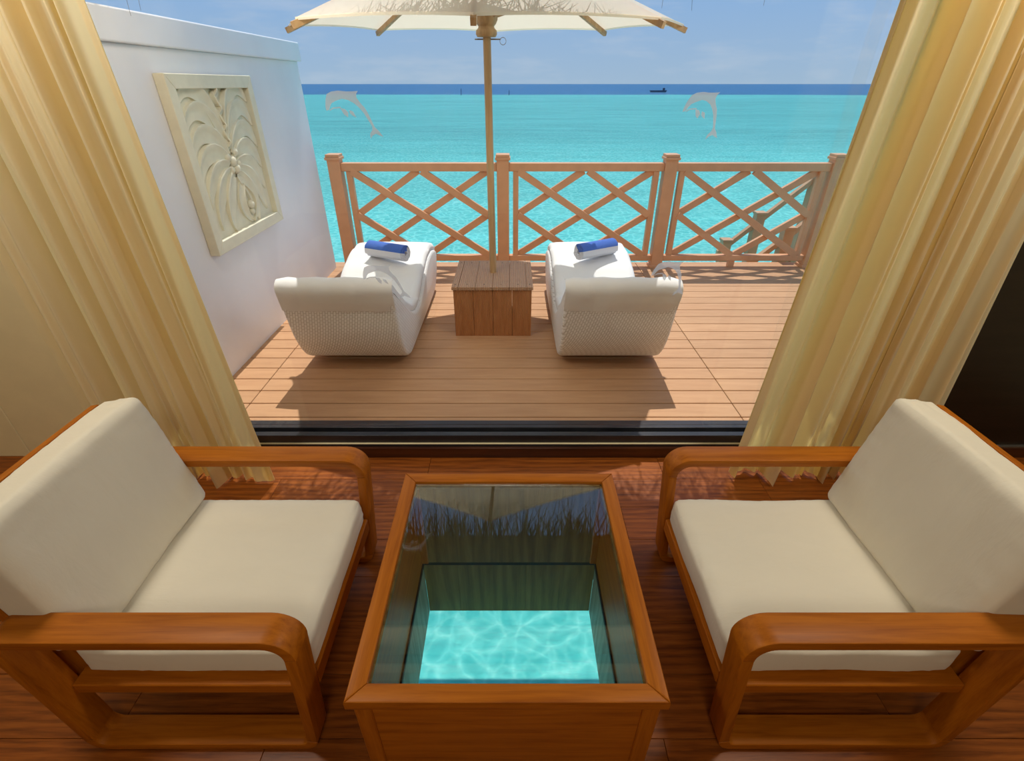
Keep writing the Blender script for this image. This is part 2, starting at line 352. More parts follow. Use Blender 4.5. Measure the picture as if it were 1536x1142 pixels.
st_(box('ceiling', -3.3, 3.3, -3.6, 2.2, 2.75, 2.85, 'ceil'))
st_(box('wall_back', -3.3, 3.3, -3.7, -3.6, 0, 2.75, 'cream_wall'))
st_(box('wall_left', -3.4, -3.3, -3.6, 2.2, 0, 2.75, 'cream_wall'))
st_(box('wall_right', 3.3, 3.4, -3.6, 2.2, 0, 2.75, 'cream_wall'))
wf = st_(empty('wall_front'), 'front wall of the room either side of the window')
box('wall_panel', -3.3, -2.562, 2.02, 2.18, 0.0, 2.75, 'cream_wall', wf, 0.002)
box('wall_panel', -2.558, -2.02, 2.02, 2.18, 0.0, 2.75, 'cream_wall', wf, 0.002)
box('dark_panel', 2.02, 3.3, 2.03, 2.18, 0.0, 2.75, 'darkwood', wf, 0.002)
box('metal_strip', 2.02, 3.3, 2.016, 2.03, 0.066, 0.071, 'chrome', wf)
box('lintel', -2.02, 2.02, 2.02, 2.18, 2.42, 2.75, 'cream_wall', wf)
box('exterior_gable', -3.4, 3.4, 2.02, 2.18, 2.75, 2.98, 'white_wall', wf)
box('sill_strip', -2.02, 2.02, 2.022, 2.034, 0.066, 0.082, 'cream_wall', wf)
st_(box('baseboard_front', -2.5, 3.3, 2.008, 2.022, 0, 0.066, 'skirt', bevel=0.002), 'dark wood skirting below the window')

# window: black frame, two overlapping panes
win = st_(empty('window_1', (0, 2.1, 0)), 'large black framed sliding window facing the deck')
bm = bmesh.new(); bx(bm, -2.02, 2.02, -0.066, -0.03, 0.08, 0.128); bev(bm, 0.003); bm_obj('inner_sill', bm, 'black_frame', win)
bm = bmesh.new(); bx(bm, -2.02, 2.02, -0.08, 0.09, 0.0, 0.08); bm_obj('threshold', bm, 'black_frame', win)
bm = bmesh.new(); bx(bm, -2.02, 2.02, 0.012, 0.04, 0.08, 0.122); bev(bm, 0.003); bm_obj('track', bm, 'black_frame', win)
bm = bmesh.new(); bx(bm, -2.02, 2.02, 0.046, 0.085, 0.08, 0.118); bev(bm, 0.003); bm_obj('track', bm, 'black_frame', win)
for nm, x0, x1 in (('jamb', -2.02, -1.97), ('jamb', 1.97, 2.02)):
    bm = bmesh.new(); bx(bm, x0, x1, -0.066, 0.085, 0.122, 2.42); bev(bm, 0.003); bm_obj(nm, bm, 'black_frame', win)
bm = bmesh.new(); bx(bm, -1.97, 1.97, -0.066, 0.085, 2.36, 2.42); bm_obj('head', bm, 'black_frame', win)
bm = bmesh.new(); bx(bm, -1.97, 1.28, -0.03, -0.022, 0.10, 2.36); bm_obj('pane', bm, 'window_glass', win)
bm = bmesh.new(); bx(bm, 1.25, 1.97, 0.0, 0.008, 0.10, 2.36); bm_obj('pane', bm, 'window_glass', win)

# ------------------------------------------------------------------ deck
DY0, DY1 = 2.19, 5.30
dk = st_(empty('deck'), 'brown composite board deck outside the window')
yb = 2.380 + 0.1475 * 20
def dboard(a, b, y0, y1): box('deck_board', a + 0.002, b - 0.002, y0 + 0.0035, y1 - 0.0035, -0.03, 0.0, 'deck', dk, 0.003)
lines = [2.19] + [2.380 + 0.1475 * i for i in range(0, 20)] + [5.32]
for y0, y1 in zip(lines, lines[1:]):
    for a, b in ((-2.06, -1.63), (-1.63, 1.37), (1.37, 3.45)): dboard(a, b, y0, y1)
for x in (-1.63, -0.63, 0.37, 1.37, 2.4, 3.35): box('joist', x - 0.03, x + 0.03, 2.19, 5.30, -0.17, -0.03, 'skirt', dk)
box('fascia', -2.06, 3.45, 5.32, 5.345, -0.17, 0.0, 'rail', dk)

# ------------------------------------------------------------------ white boundary wall
wl = st_(empty('boundary_wall', (-2.0, 3.7, 0)), 'white rendered garden wall with a projecting coping')
box('wall_body', -0.10, 0.10, -1.51, 1.46, -0.05, 1.87, 'white_wall', wl, 0.006, 2)
box('coping', -0.135, 0.135, -1.51, 1.475, 1.87, 2.01, 'white_wall', wl, 0.008, 2)

# carved relief panel on that wall
PX, PY0, PY1, PZ0, PZ1 = -1.90, 3.04, 4.04, 0.77, 1.75
rp = tag(empty('carved_panel', (PX, (PY0 + PY1) / 2, PZ0)), 'square cream carved relief panel of palm fronds on the white wall', 'wall panel')
def RV(a, b, h): return Vector((0.002 + h, (a - 0.5) * (PY1 - PY0), b * (PZ1 - PZ0)))   # a along the wall, b up, h out of the wall
bm = bmesh.new(); prism(bm, [(0.03, 0.03), (0.97, 0.03), (0.97, 0.97), (0.03, 0.97)], lambda u, v, w: RV(u, v, w), 0.0, 0.022); bm_obj('backing', bm, 'relief', rp)
fw = 0.075
for poly in ([(0, 0), (1, 0), (1 - fw, fw), (fw, fw)], [(0, 1), (1, 1), (1 - fw, 1 - fw), (fw, 1 - fw)], [(0, 0), (fw, fw), (fw, 1 - fw), (0, 1)], [(1, 0), (1 - fw, fw), (1 - fw, 1 - fw), (1, 1)]):
    bm = bmesh.new(); prism(bm, poly, lambda u, v, w: RV(u, v, w), 0.0, 0.06); bev(bm, 0.004); bm_obj('frame_rail', bm, 'relief', rp)
def leaf(name, P, wmax, hgt=0.036, n=16, tw=1.0):
    """carved frond: cubic centre line, hollowed cross section with raised rim"""
    P = [Vector(q) for q in P]; bm = bmesh.new(); rows = []
    for i in range(n + 1):
        t_ = i / n
        c = P[0] * (1 - t_) ** 3 + P[1] * 3 * t_ * (1 - t_) ** 2 + P[2] * 3 * t_ * t_ * (1 - t_) + P[3] * t_ ** 3
        d = (P[1] - P[0]) * (1 - t_) ** 2 + (P[2] - P[1]) * 2 * t_ * (1 - t_) + (P[3] - P[2]) * t_ * t_; d.normalize()
        nn = Vector((-d.y, d.x)); w_ = wmax * (math.sin(PI * min(1, 0.12 + 0.88 * t_)) ** 0.6) * (1 if t_ < 0.98 else 0.3)
        rr = []
        for s_, hh in ((-1, 0.02), (-0.94, 0.62), (-0.7, 0.55), (-0.2, 0.42), (0.35, 0.62), (0.8, 1.0), (0.95, 0.95), (1, 0.02)):
            q = c + nn * (s_ * w_); q.x = min(0.93, max(0.07, q.x)); q.y = min(0.93, max(0.07, q.y))
            rr.append(bm.verts.new(RV(q.x, q.y, 0.018 + hgt * hh * (0.55 + 0.45 * math.sin(PI * min(1, t_ + 0.15))))))
        rows.append(rr)
    for A, B in zip(rows, rows[1:]):
        for k in range(7): bm.faces.new((A[k], A[k + 1], B[k + 1], B[k]))
    bm_obj(name, bm, 'relief', rp, smooth=40)
fr_ = [((0.47, 0.62), (0.40, 0.92), (0.20, 1.02), (0.09, 0.84)), ((0.47, 0.58), (0.40, 0.82), (0.18, 0.90), (0.09, 0.69)), ((0.46, 0.54), (0.38, 0.70), (0.17, 0.76), (0.09, 0.55)),
       ((0.45, 0.50), (0.36, 0.60), (0.17, 0.62), (0.10, 0.41)), ((0.45, 0.47), (0.34, 0.50), (0.19, 0.47), (0.12, 0.26)), ((0.45, 0.44), (0.34, 0.42), (0.22, 0.34), (0.17, 0.12)),
       ((0.47, 0.42), (0.38, 0.34), (0.30, 0.24), (0.33, 0.07))]
for P in fr_:
    w_ = 0.058
    leaf('frond', [(1 - q[0], q[1]) for q in P], w_); leaf('frond', P, -w_)
leaf('frond', [(0.56, 0.36), (0.44, 0.26), (0.46, 0.16), (0.60, 0.08)], 0.035); leaf('frond', [(0.56, 0.36), (0.72, 0.28), (0.72, 0.16), (0.60, 0.08)], -0.035)
for i in range(7):
    a0 = 0.58 + i * 0.05
    leaf('bud_scale', [(0.5 - 0.02 * (-1) ** i, a0), (0.5 + 0.03 * (-1) ** i, a0 + 0.02), (0.5 + 0.03 * (-1) ** i, a0 + 0.06), (0.5, a0 + 0.09)], 0.022, 0.045, 6)
def blob(name, a, b, r, parent, h=0.03):
    bm = bmesh.new(); bmesh.ops.create_icosphere(bm, subdivisions=2, radius=r); 
    for v in bm.verts: v.co.x *= 0.9
    o = bm_obj(name, bm, 'relief', parent, RV(a, b, h), smooth=0)
for a, b, r in ((0.45, 0.53, 0.030), (0.56, 0.55, 0.030), (0.50, 0.50, 0.036), (0.53, 0.45, 0.034), (0.47, 0.45, 0.026), (0.57, 0.48, 0.024), (0.60, 0.2, 0.03), (0.60, 0.15, 0.022)): blob('fruit', a, b, r, rp)

# ------------------------------------------------------------------ railing
RY = 5.20
rl = tag(empty('railing', (0, RY, 0)), 'brown lattice railing along the far edge of the deck', 'railing')
PXS = [-1.735, -0.09, 1.553, 3.19]; RT = 1.04
def bar(name, x0, z0, x1, z1, w_, t0, t1, m, parent):
    d = Vector((x1 - x0, z1 - z0)).normalized(); n_ = Vector((-d.y, d.x)) * (w_ / 2)
    bm = bmesh.new(); prism(bm, [(x0 + n_.x, z0 + n_.y), (x1 + n_.x, z1 + n_.y), (x1 - n_.x, z1 - n_.y), (x0 - n_.x, z0 - n_.y)], lambda u, v, w: Vector((u, w, v)), t0, t1); bev(bm, 0.002)
    return bm_obj(name, bm, m, parent)
for x in PXS:
    pst = box('post', x - 0.06, x + 0.06, -0.06, 0.06, 0.0, 1.10, 'rail', rl, 0.004)
    bm = bmesh.new(); bx(bm, -0.074, 0.074, -0.074, 0.074, 0.52, 0.545); bx(bm, -0.066, 0.066, -0.066, 0.066, 0.545, 0.57); bev(bm, 0.004); bm_obj('cap', bm, 'rail', pst)
    bm = bmesh.new(); bx(bm, -0.072, 0.072, -0.072, 0.072, -0.55, -0.52); bev(bm, 0.004); bm_obj('base_collar', bm, 'rail', pst)
for xa, xb in zip(PXS, PXS[1:]):
    a, b = xa + 0.06, xb - 0.06
    box('top_rail', a, b, -0.035, 0.045, 0.965, RT, 'rail', rl, 0.004)
    box('bottom_rail', a, b, -0.035, 0.035, 0.07, 0.13, 'rail', rl, 0.004)
    s0, s1 = a + 0.04, b - 0.04
    box('stile', s0, s0 + 0.055, -0.028, 0.028, 0.13, 0.965, 'rail', rl, 0.003); box('stile', s1 - 0.055, s1, -0.028, 0.028, 0.13, 0.965, 'rail', rl, 0.003)
    L, R_, B_, T_ = s0 + 0.05, s1 - 0.05, 0.128, 0.967; mx_, mz_ = (L + R_) / 2, (B_ + T_) / 2
    for q in ((L, T_, R_, B_), (mx_ + 0.02, T_, R_, mz_), (L, mz_, mx_ - 0.02, B_)): bar('lattice_slat', *q, 0.066, -0.036, 0.0, 'rail', rl)
    for q in ((L, B_, R_, T_), (mx_ - 0.02, T_, L, mz_), (R_, mz_, mx_ + 0.02, B_)): bar('lattice_slat', *q, 0.066, 0.0, 0.036, 'rail', rl)
    box('support_block', mx_ - 0.03, mx_ + 0.03, -0.03, 0.03, 0.0, 0.07, 'rail', rl, 0.003)

# stairs going down to the water beyond the railing
sr = tag(empty('water_stairs', (2.7, 5.75, -2.3)), 'wooden stairs with a sloping handrail going down to the water beyond the railing', 'stairs')
def stair_side(y):
    for x, zt in ((2.71, 0.0), (3.05, 0.33), (3.62, 0.88)):
        ps = box('post', x - 0.055 - 2.7, x + 0.055 - 2.7, y - 0.055 - 5.75, y + 0.055 - 5.75, -1.4, zt + 2.3, 'stairpost', sr, 0.004)
        hz_ = (zt + 2.3 + 1.4) / 2
        bm = bmesh.new(); bx(bm, -0.066, 0.066, -0.066, 0.066, hz_, hz_ + 0.03); bev(bm, 0.004); bm_obj('cap', bm, 'stairpost', ps)
    def P3(u, v, w): return Vector((u - 2.7, w - 5.75, v + 2.3))
    for nm, dz, hh in (('handrail', -0.06, 0.07), ('stringer', -0.95, 0.16)):
        bm = bmesh.new(); prism(bm, [(2.62, -0.06 + dz), (3.75, 0.98 + dz), (3.75, 0.98 + dz - hh), (2.62, -0.06 + dz - hh)], P3, y - 0.03, y + 0.03); bm_obj(nm, bm, 'stairpost', sr)
stair_side(6.20); stair_side(5.48)
for i in range(9):
    x = 3.6 - i * 0.22; z = -0.12 - i * 0.2
    box('tread', x - 0.13 - 2.7, x + 0.13 - 2.7, -0.24, 0.42, z + 2.26, z + 2.30, 'stairpost', sr, 0.004)

# ------------------------------------------------------------------ thatched eave
rf = st_(empty('thatch_roof', (0, 2.2, 2.83)), 'thatched eave over the window')
bm = bmesh.new(); prism(bm, [(-0.18, -0.02), (0.75, -0.28), (0.775, -0.21), (-0.18, 0.20)], lambda u, v, w: Vector((w, u, v)), -3.9, 3.9); bm_obj('thatch_layer', bm, 'thatch', rf)
UC = Vector((-0.163, 3.81)); UR = 1.25; UZ = 2.0; UH = 0.47; UT = 0.052
def canopy_z(x, y):
    d = (Vector((x, y)) - UC); r = d.length / (UR * 0.96)
    return UZ + UH * max(0, 1 - r) + UT * d.y if r < 1.05 else 0
bm = bmesh.new()
def strand(x, y, z, L, dx, dy, r):
    p0 = Vector((x, y, z)); p2 = p0 + Vector((dx, dy, -L)); p1 = (p0 + p2) / 2 + Vector((random.uniform(-.25, .25) * abs(dx) + random.uniform(-.012, .012), random.uniform(-.01, .01), 0))
    cz = canopy_z(p2.x, p2.y)
    if cz and p2.z < cz + 0.03:
        f = max(0.15, (z - cz - 0.03) / (z - p2.z)); p2 = p0.lerp(p2, f); p1 = p0.lerp(p2, 0.5)
    tube_bm(bm, [p0, p1, p2], [r, r * 0.85, r * 0.25], 3, False)
cl = [random.uniform(-3.4, 3.4) for _ in range(85)]
for i in range(1900):
    x = random.choice(cl) + random.gauss(0, 0.05) if random.random() < 0.6 else random.uniform(-3.6, 3.6)
    L = 0.10 + abs(random.gauss(0, 0.20)); L = min(L, 0.47)
    strand(x, 2.95 + random.uniform(-0.03, 0.03), 2.57, L, random.gauss(0, 0.26) * L, random.gauss(0.01, 0.02), random.uniform(0.0024, 0.0052))
for x, dx, L in ((-1.80, -0.08, 0.80), (-1.88, -0.06, 0.82), (-1.04, 0.10, 0.76), (-2.45, 0.03, 0.80), (0.86, 0.05, 0.80), (0.80, -0.04, 0.79), (1.25, 0.02, 0.78), (-1.0, -0.03, 0.74), (0.40, 0.02, 0.80)):
    strand(x * 0.96, 2.97, 2.57, L - 0.235, dx, 0, 0.0028)
o = bm_obj('thatch_fringe', bm, 'thatch'); tag(o, 'loose thatch strands hanging from the eave edge', 'thatch', kind='stuff')

# ------------------------------------------------------------------ umbrella and its box
BX0, BX1, BY0, BY1, BH = -0.453, 0.159, 3.467, 4.11, 0.407
bo = tag(empty('umbrella_box', ((BX0 + BX1) / 2, (BY0 + BY1) / 2, 0)), 'brown ribbed board box table standing between the two loungers', 'table')
hw, hd = (BX1 - BX0) / 2, (BY1 - BY0) / 2
xs = [-hw, -hw + 0.05] + [-hw + 0.05 + (2 * hw - 0.1) / 4 * i for i in (1, 2, 3)] + [hw - 0.05, hw]
for i, (a, b) in enumerate(zip(xs, xs[1:])):
    tb = box('top_board', a + 0.001, b - 0.001, -hd, hd, BH - 0.025, BH, 'boxtop', bo, 0.002)
    if 0 < i < 5 or True:
        for yy_ in (-hd + 0.06, hd - 0.06):
            bm = bmesh.new(); bmesh.ops.create_cone(bm, cap_ends=True, segments=10, radius1=0.0045, radius2=0.0045, depth=0.002); bm_obj('screw', bm, 'pad', tb, (0, yy_, 0.0132))
k4 = [-hw + 0.01 + (2 * hw - 0.02) / 4 * i for i in range(5)]
for a, b in zip(k4, k4[1:]):
    box('front_board', a + 0.001, b - 0.001, -hd + 0.012, -hd + 0.032, 0.0, BH - 0.025, 'ribbed', bo, 0.002); box('back_board', a + 0.001, b - 0.001, hd - 0.032, hd - 0.012, 0.0, BH - 0.025, 'ribbed', bo, 0.002)
for sx in (-1, 1):
    for i in range(4):
        a = -hd + 0.032 + (2 * hd - 0.064) / 4 * i; b = a + (2 * hd - 0.064) / 4
        sb = box('side_board', a + 0.001, b - 0.001, -0.01, 0.01, 0.0, BH - 0.025, 'ribbed', bo, 0.002); c = (a + b) / 2
        sb.location = (sx * (hw - 0.021), c, (BH - 0.025) / 2); sb.rotation_euler = (0, 0, PI / 2)
um = tag(empty('parasol', (UC.x, UC.y, BH)), 'off white octagonal canvas parasol on a wooden pole', 'parasol')
def UP(x, y, z): return Vector((x, y, z - BH))
bm = bmesh.new(); tube_bm(bm, [UP(0.012, 0, BH), UP(0.006, 0, 1.2), UP(0, 0, 2.50)], [0.027, 0.026, 0.025], 16); bm_obj('pole', bm, 'bamboo', um, smooth=40)
bm = bmesh.new()
prof = [(0.026, 1.955), (0.060, 1.957), (0.068, 1.972), (0.066, 1.99), (0.052, 2.003), (0.050, 2.012), (0.062, 2.025), (0.072, 2.045), (0.074, 2.08), (0.055, 2.10), (0.026, 2.10)]
rr = [[bm.verts.new(UP(r * math.cos(2 * PI * k / 20), r * math.sin(2 * PI * k / 20), z)) for k in range(20)] for r, z in prof]
for A, B in zip(rr, rr[1:]):
    for k in range(20): bm.faces.new((A[k], A[(k + 1) % 20], B[(k + 1) % 20], B[k]))
hub = bm_obj('hub', bm, 'bamboo', um, smooth=45)
bm = bmesh.new(); tube_bm(bm, [UP(-0.075, -0.0, 1.945), UP(0.09, 0.0, 1.945)], 0.004, 8)
pts = [UP(0.105 + 0.02 * math.cos(a), 0, 1.935 + 0.02 * math.sin(a)) for a in [2 * PI * k / 14 for k in range(15)]]; tube_bm(bm, pts, 0.002, 6); bm_obj('pin', bm, 'steel', um)
NS, NTT = 10, 14
bm = bmesh.new(); grid = {}
def cpt(sec, f, t_):
    """sec rib index, f 0..1 across the panel, t_ 0..1 from apex to rim"""
    a0 = -PI / 2 + sec * PI / 4; a1 = a0 + PI / 4
    c = Vector((math.cos(a0), math.sin(a0))) * (1 - f) + Vector((math.cos(a1), math.sin(a1))) * f
    arch = 4 * f * (1 - f); R = UR * t_ * (1 - 0.022 * arch * t_)
    x, y = c.x * R, c.y * R
    return UP(x, y, UZ + UH * max(0.0, 1 - t_) + UT * y + 0.020 + 0.012 * arch * t_ * t_)
for s_ in range(8):
    for i in range(NS):
        for j in range(NTT + 1): grid[(s_ * NS + i, j)] = bm.verts.new(cpt(s_, i / NS, 0.03 + 0.97 * j / NTT))
n8 = 8 * NS
for i in range(n8):
    for j in range(NTT): bm.faces.new((grid[(i, j)], grid[((i + 1) % n8, j)], grid[((i + 1) % n8, j + 1)], grid[(i, j + 1)]))
cn = bm_obj('canopy', bm, 'canopy', um, smooth=35)
bm = bmesh.new(); bmesh.ops.create_cone(bm, cap_ends=True, segments=16, radius1=0.13, radius2=0.03, depth=0.06)
bm_obj('vent_cap', bm, 'canopy', cn, UP(0, 0, UZ + UH + 0.012), smooth=40)
bm = bmesh.new()
for i in range(n8):
    a, b = grid_a = cpt(i // NS, (i % NS) / NS, 1.0), cpt(((i + 1) // NS) % 8, ((i + 1) % NS) / NS, 1.0)
    a = cpt(i // NS, (i % NS) / NS, 1.0); b = cpt(i // NS, ((i % NS) + 1) / NS, 1.0)
    v = [bm.verts.new(q) for q in (a + Vector((0, 0, 0.003)), b + Vector((0, 0, 0.003)), b - Vector((0, 0, 0.010)), a - Vector((0, 0, 0.010)))]; bm.faces.new(v)
bm_obj('hem', bm, 'canopy', cn)
for s_ in range(8):
    a = -PI / 2 + s_ * PI / 4; c = Vector((math.cos(a), math.sin(a)))
    def rp_(t_, dz): return UP(c.x * UR * t_, c.y * UR * t_, UZ + UH * max(0.0, 1 - t_) + UT * c.y * UR * t_ + dz)
    p0, p1 = rp_(0.05, -0.012), rp_(1.015, -0.010)
    d = (p1 - p0).normalized(); sd = Vector((-c.y, c.x, 0)); nu = sd.cross(d)
    bm = bmesh.new()
    A = [bm.verts.new(p0 + sd * u + nu * v) for u, v in ((-.011, -.013), (.011, -.013), (.011, .013), (-.011, .013))]; B = [bm.verts.new(p1 + sd * u + nu * v) for u, v in ((-.013, -.015), (.013, -.015), (.013, .015), (-.013, .015))]
    bm.faces.new(A); bm.faces.new(B[::-1])
    for k in range(4): bm.faces.new((A[k], A[(k + 1) % 4], B[(k + 1) % 4], B[k]))
    rb = bm_obj('rib', bm, 'bamboo', um)
    bm = bmesh.new(); tube_bm(bm, [UP(c.x * 0.05, c.y * 0.05, 2.06), rp_(0.50, -0.02)], 0.009, 8); bm_obj('strut', bm, 'bamboo', rb)

# ------------------------------------------------------------------ sun loungers
def smooth_path(pts, n=8):
    """Catmull-Rom through pts"""
    P = [Vector(p) for p in pts]; P = [P[0] * 2 - P[1]] + P + [P[-1] * 2 - P[-2]]; out = []
    for i in range(1, len(P) - 2):
        for k in range(n):
            t_ = k / n; a, b, c, d = P[i - 1], P[i], P[i + 1], P[i + 2]
            out.append(0.5 * ((2 * b) + (c - a) * t_ + (2 * a - 5 * b + 4 * c - d) * t_ * t_ + (3 * b - a - 3 * c + d) * t_ ** 3))
    out.append(P[-2]); return out
HWL = 0.355
top = smooth_path([(2.815, 0.645), (2.98, 0.52), (3.18, 0.37), (3.38, 0.255), (3.56, 0.215), (3.74, 0.25), (3.95, 0.335), (4.17, 0.395), (4.38, 0.405), (4.56, 0.37), (4.63, 0.33)], 5)
def make_lounger(label, cx):
    root = tag(empty('sun_lounger', (cx, 3.7, 0)), label, 'sun lounger', 'pair of wicker loungers on the deck')
    oy = 3.7
    outline = [(p.x, p.y) for p in top] + [(p.x, p.y) for p in smooth_path([(4.63, 0.30), (4.56, 0.16), (4.42, 0.055), (4.25, 0.03)], 4)[1:]] + [(p.x, p.y) for p in smooth_path([(3.20, 0.03), (3.08, 0.045), (2.97, 0.11), (2.885, 0.25), (2.835, 0.42), (2.79, 0.62)], 4)]
    bm = bmesh.new(); fa, fb = prism(bm, outline, lambda u, v, w: Vector((w, u - oy, v)), -HWL, HWL)
    bmesh.ops.recalc_face_normals(bm, faces=bm.faces)
    bmesh.ops.bevel(bm, geom=list(fa.edges) + list(fb.edges), offset=0.028, segments=3, profile=0.5, affect='EDGES')
    bm_obj('wicker_shell', bm, 'wicker', root, smooth=35)
    # mattress following the hollow, with stitched channels
    def normals(pp):
        r = []
        for i in range(len(pp)):
            d = (pp[min(i + 1, len(pp) - 1)] - pp[max(i - 1, 0)]).normalized(); r.append(Vector((-d.y, d.x)))
        return r
    base = top; nn = normals(base); acc = 0; hw_ = HWL - 0.025; bm = bmesh.new(); rows = []
    for i, (p, n_) in enumerate(zip(base, nn)):
        if i: acc += (p - base[i - 1]).length
        ph = (acc % 0.235) / 0.235; puff = 0.052 + 0.020 * (math.sin(PI * ph) ** 0.35) if 0 < i < len(base) - 1 else 0.03
        row = []
        for x, k in ((-hw_, 0.05), (-hw_ - 0.006, 0.5), (-hw_ + 0.015, 0.9), (-hw_ + 0.06, 1.0), (-hw_ / 3, 1.06), (hw_ / 3, 1.06), (hw_ - 0.06, 1.0), (hw_ - 0.015, 0.9), (hw_ + 0.006, 0.5), (hw_, 0.05)):
            q = p + n_ * (puff * k); row.append(bm.verts.new((x, q.x - oy, q.y)))
        rows.append(row)
    for A, B in zip(rows, rows[1:]):
        for k in range(9): bm.faces.new((A[k], A[k + 1], B[k + 1], B[k]))
        bm.faces.new((A[9], A[0], B[0], B[9]))
    bm.faces.new(rows[0]); bm.faces.new(rows[-1][::-1])
    mt = bm_obj('mattress', bm, 'mattress', root, smooth=50)
    # flap tied over the head end
    bk = [Vector(q) for q in ((2.885, 0.678), (2.845, 0.690), (2.805, 0.672), (2.786, 0.640), (2.790, 0.60), (2.806, 0.545), (2.822, 0.495))]
    bk = smooth_path([tuple(q) for q in bk], 3); bm = bmesh.new(); rows = []
    nb = normals(bk)
    for i, (p, n_) in enumerate(zip(bk, nb)):
        row = []
        for k in range(13):
            x = (-1 + 2 * k / 12) * (HWL - 0.002); wv = 0.004 * math.sin(k * 1.9 + i * 0.4) + (-0.012 if k in (0, 12) else 0)
            q = p - n_ * (0.008 + wv); row.append(bm.verts.new((x, q.x - oy, q.y)))
        row2 = []
        for k in range(13):
            x = (-1 + 2 * k / 12) * (HWL - 0.004); q = p + n_ * 0.004; row2.append(bm.verts.new((x, q.x - oy, q.y)))
        rows.append(row + row2[::-1])
    for A, B in zip(rows, rows[1:]):
        for k in range(26): bm.faces.new((A[k], A[(k + 1) % 26], B[(k + 1) % 26], B[k]))
    bm.faces.new(rows[0]); bm.faces.new(rows[-1][::-1])
    bm_obj('flap', bm, 'mattress', mt, smooth=50)
    for x in (-0.2, 0.2):
        for y in (3.24, 4.2):
            bm = bmesh.new(); bx(bm, x - 0.012, x + 0.012, y - oy - 0.012, y - oy + 0.012, 0.0, 0.04); bm_obj('foot', bm, 'wicker', root)
    return root
make_lounger('white wicker sun lounger beside the carved wall panel', -1.075)
make_lounger('white wicker sun lounger standing clear of the wall, right of the parasol box', 0.675)

def towel(label, loc, rz):
    """rolled striped towel: a real spiral sheet"""
    th = 0.011; turns = 4.2; n = int(turns * 20); Lh = 0.18; bm = bmesh.new(); I, O = [], []
    for i in range(n + 1):
        a = 2 * PI * turns * i / n; r = 0.010 + 0.0123 * a / (2 * PI); a2 = a + 2.2
        I.append((r * math.cos(a2), r * math.sin(a2))); O.append(((r + th) * math.cos(a2), (r + th) * math.sin(a2)))
    def V(p, x): return bm.verts.new((x, p[0], p[1]))
    wob = [random.uniform(-0.004, 0.004) for _ in I]
    vi0 = [V(p, -Lh + w_) for p, w_ in zip(I, wob)]; vi1 = [V(p, Lh + w_) for p, w_ in zip(I, wob)]; vo0 = [V(p, -Lh + w_) for p, w_ in zip(O, wob)]; vo1 = [V(p, Lh + w_) for p, w_ in zip(O, wob)]
    for i in range(n):
        mi = 0 if 3 <= (n - i) % 20 <= 8 else 1
        for f in ((vi0[i], vi1[i], vi1[i + 1], vi0[i + 1]), (vo0[i], vo0[i + 1], vo1[i + 1], vo1[i]), (vi0[i], vi0[i + 1], vo0[i + 1], vo0[i]), (vi1[i], vo1[i], vo1[i + 1], vi1[i + 1])):
            bm.faces.new(f).material_index = mi
    for k in (0, n): bm.faces.new((vi0[k], vo0[k], vo1[k], vi1[k]))
    o = bm_obj('rolled_towel', bm, ['towel_blue', 'towel_white'], None, loc, (0, 0, rz), smooth=40)
    return tag(o, label, 'towel', 'rolled towels on the loungers')
towel('blue and white rolled towel on the lounger beside the wall', (-1.03, 4.02, 0.515), math.radians(-25))
towel('blue and white rolled towel on the lounger right of the parasol box', (0.70, 4.05, 0.522), math.radians(30))

# ------------------------------------------------------------------ dolphin film on the window
K = 0.000218
BODY = [(150, 540), (145, 480), (165, 380), (200, 295), (280, 258), (400, 245), (530, 257), (620, 257), (730, 250), (695, 290), (690, 345), (740, 420), (810, 500), (860, 600), (900, 700), (935, 790), (1000, 850), (1065, 940), (1000, 918), (945, 890), (880, 918), (840, 970), (840, 890), (890, 830), (893, 780), (850, 700), (790, 590), (720, 500), (640, 430), (540, 380), (440, 362), (330, 395), (260, 425), (225, 470), (200, 525)]
FL1 = [(390, 500), (470, 515), (515, 570), (500, 640), (440, 595)]; FL2 = [(535, 530), (600, 550), (645, 645), (580, 612), (545, 575)]; JAW = [(205, 530), (270, 490), (400, 480), (400, 500), (275, 508), (215, 540)]
def dolphin(label, X, Z, sh=0.0, sx=1.0):
    root = tag(empty('dolphin_decal', (X, 2.0695, Z)), label, 'window decal', 'dolphin decals on the window')
    for nm, poly in (('body', BODY), ('flipper', FL1), ('flipper', FL2), ('jaw', JAW)):
        bm = bmesh.new(); prism(bm, [((x - 600) * K * sx + sh * (y - 250) * K, (600 - y) * K) for x, y in poly], lambda u, v, w: Vector((u, w, v)), -0.0012, 0.0)
        bm_obj(nm, bm, 'film', root)
dolphin('frosted leaping dolphin on the glass over the sea, nearer the white wall', -0.590, 1.602)
dolphin('frosted dolphin on the glass over the sea, right of the parasol pole', 0.735, 1.598, -0.28, 0.86)
dolphin('frosted dolphin on the glass in front of the lounger by the wall', -0.555, 0.952)
dolphin('frosted dolphin on the glass in front of the lounger right of the box', 0.715, 0.968, -0.28, 0.9)

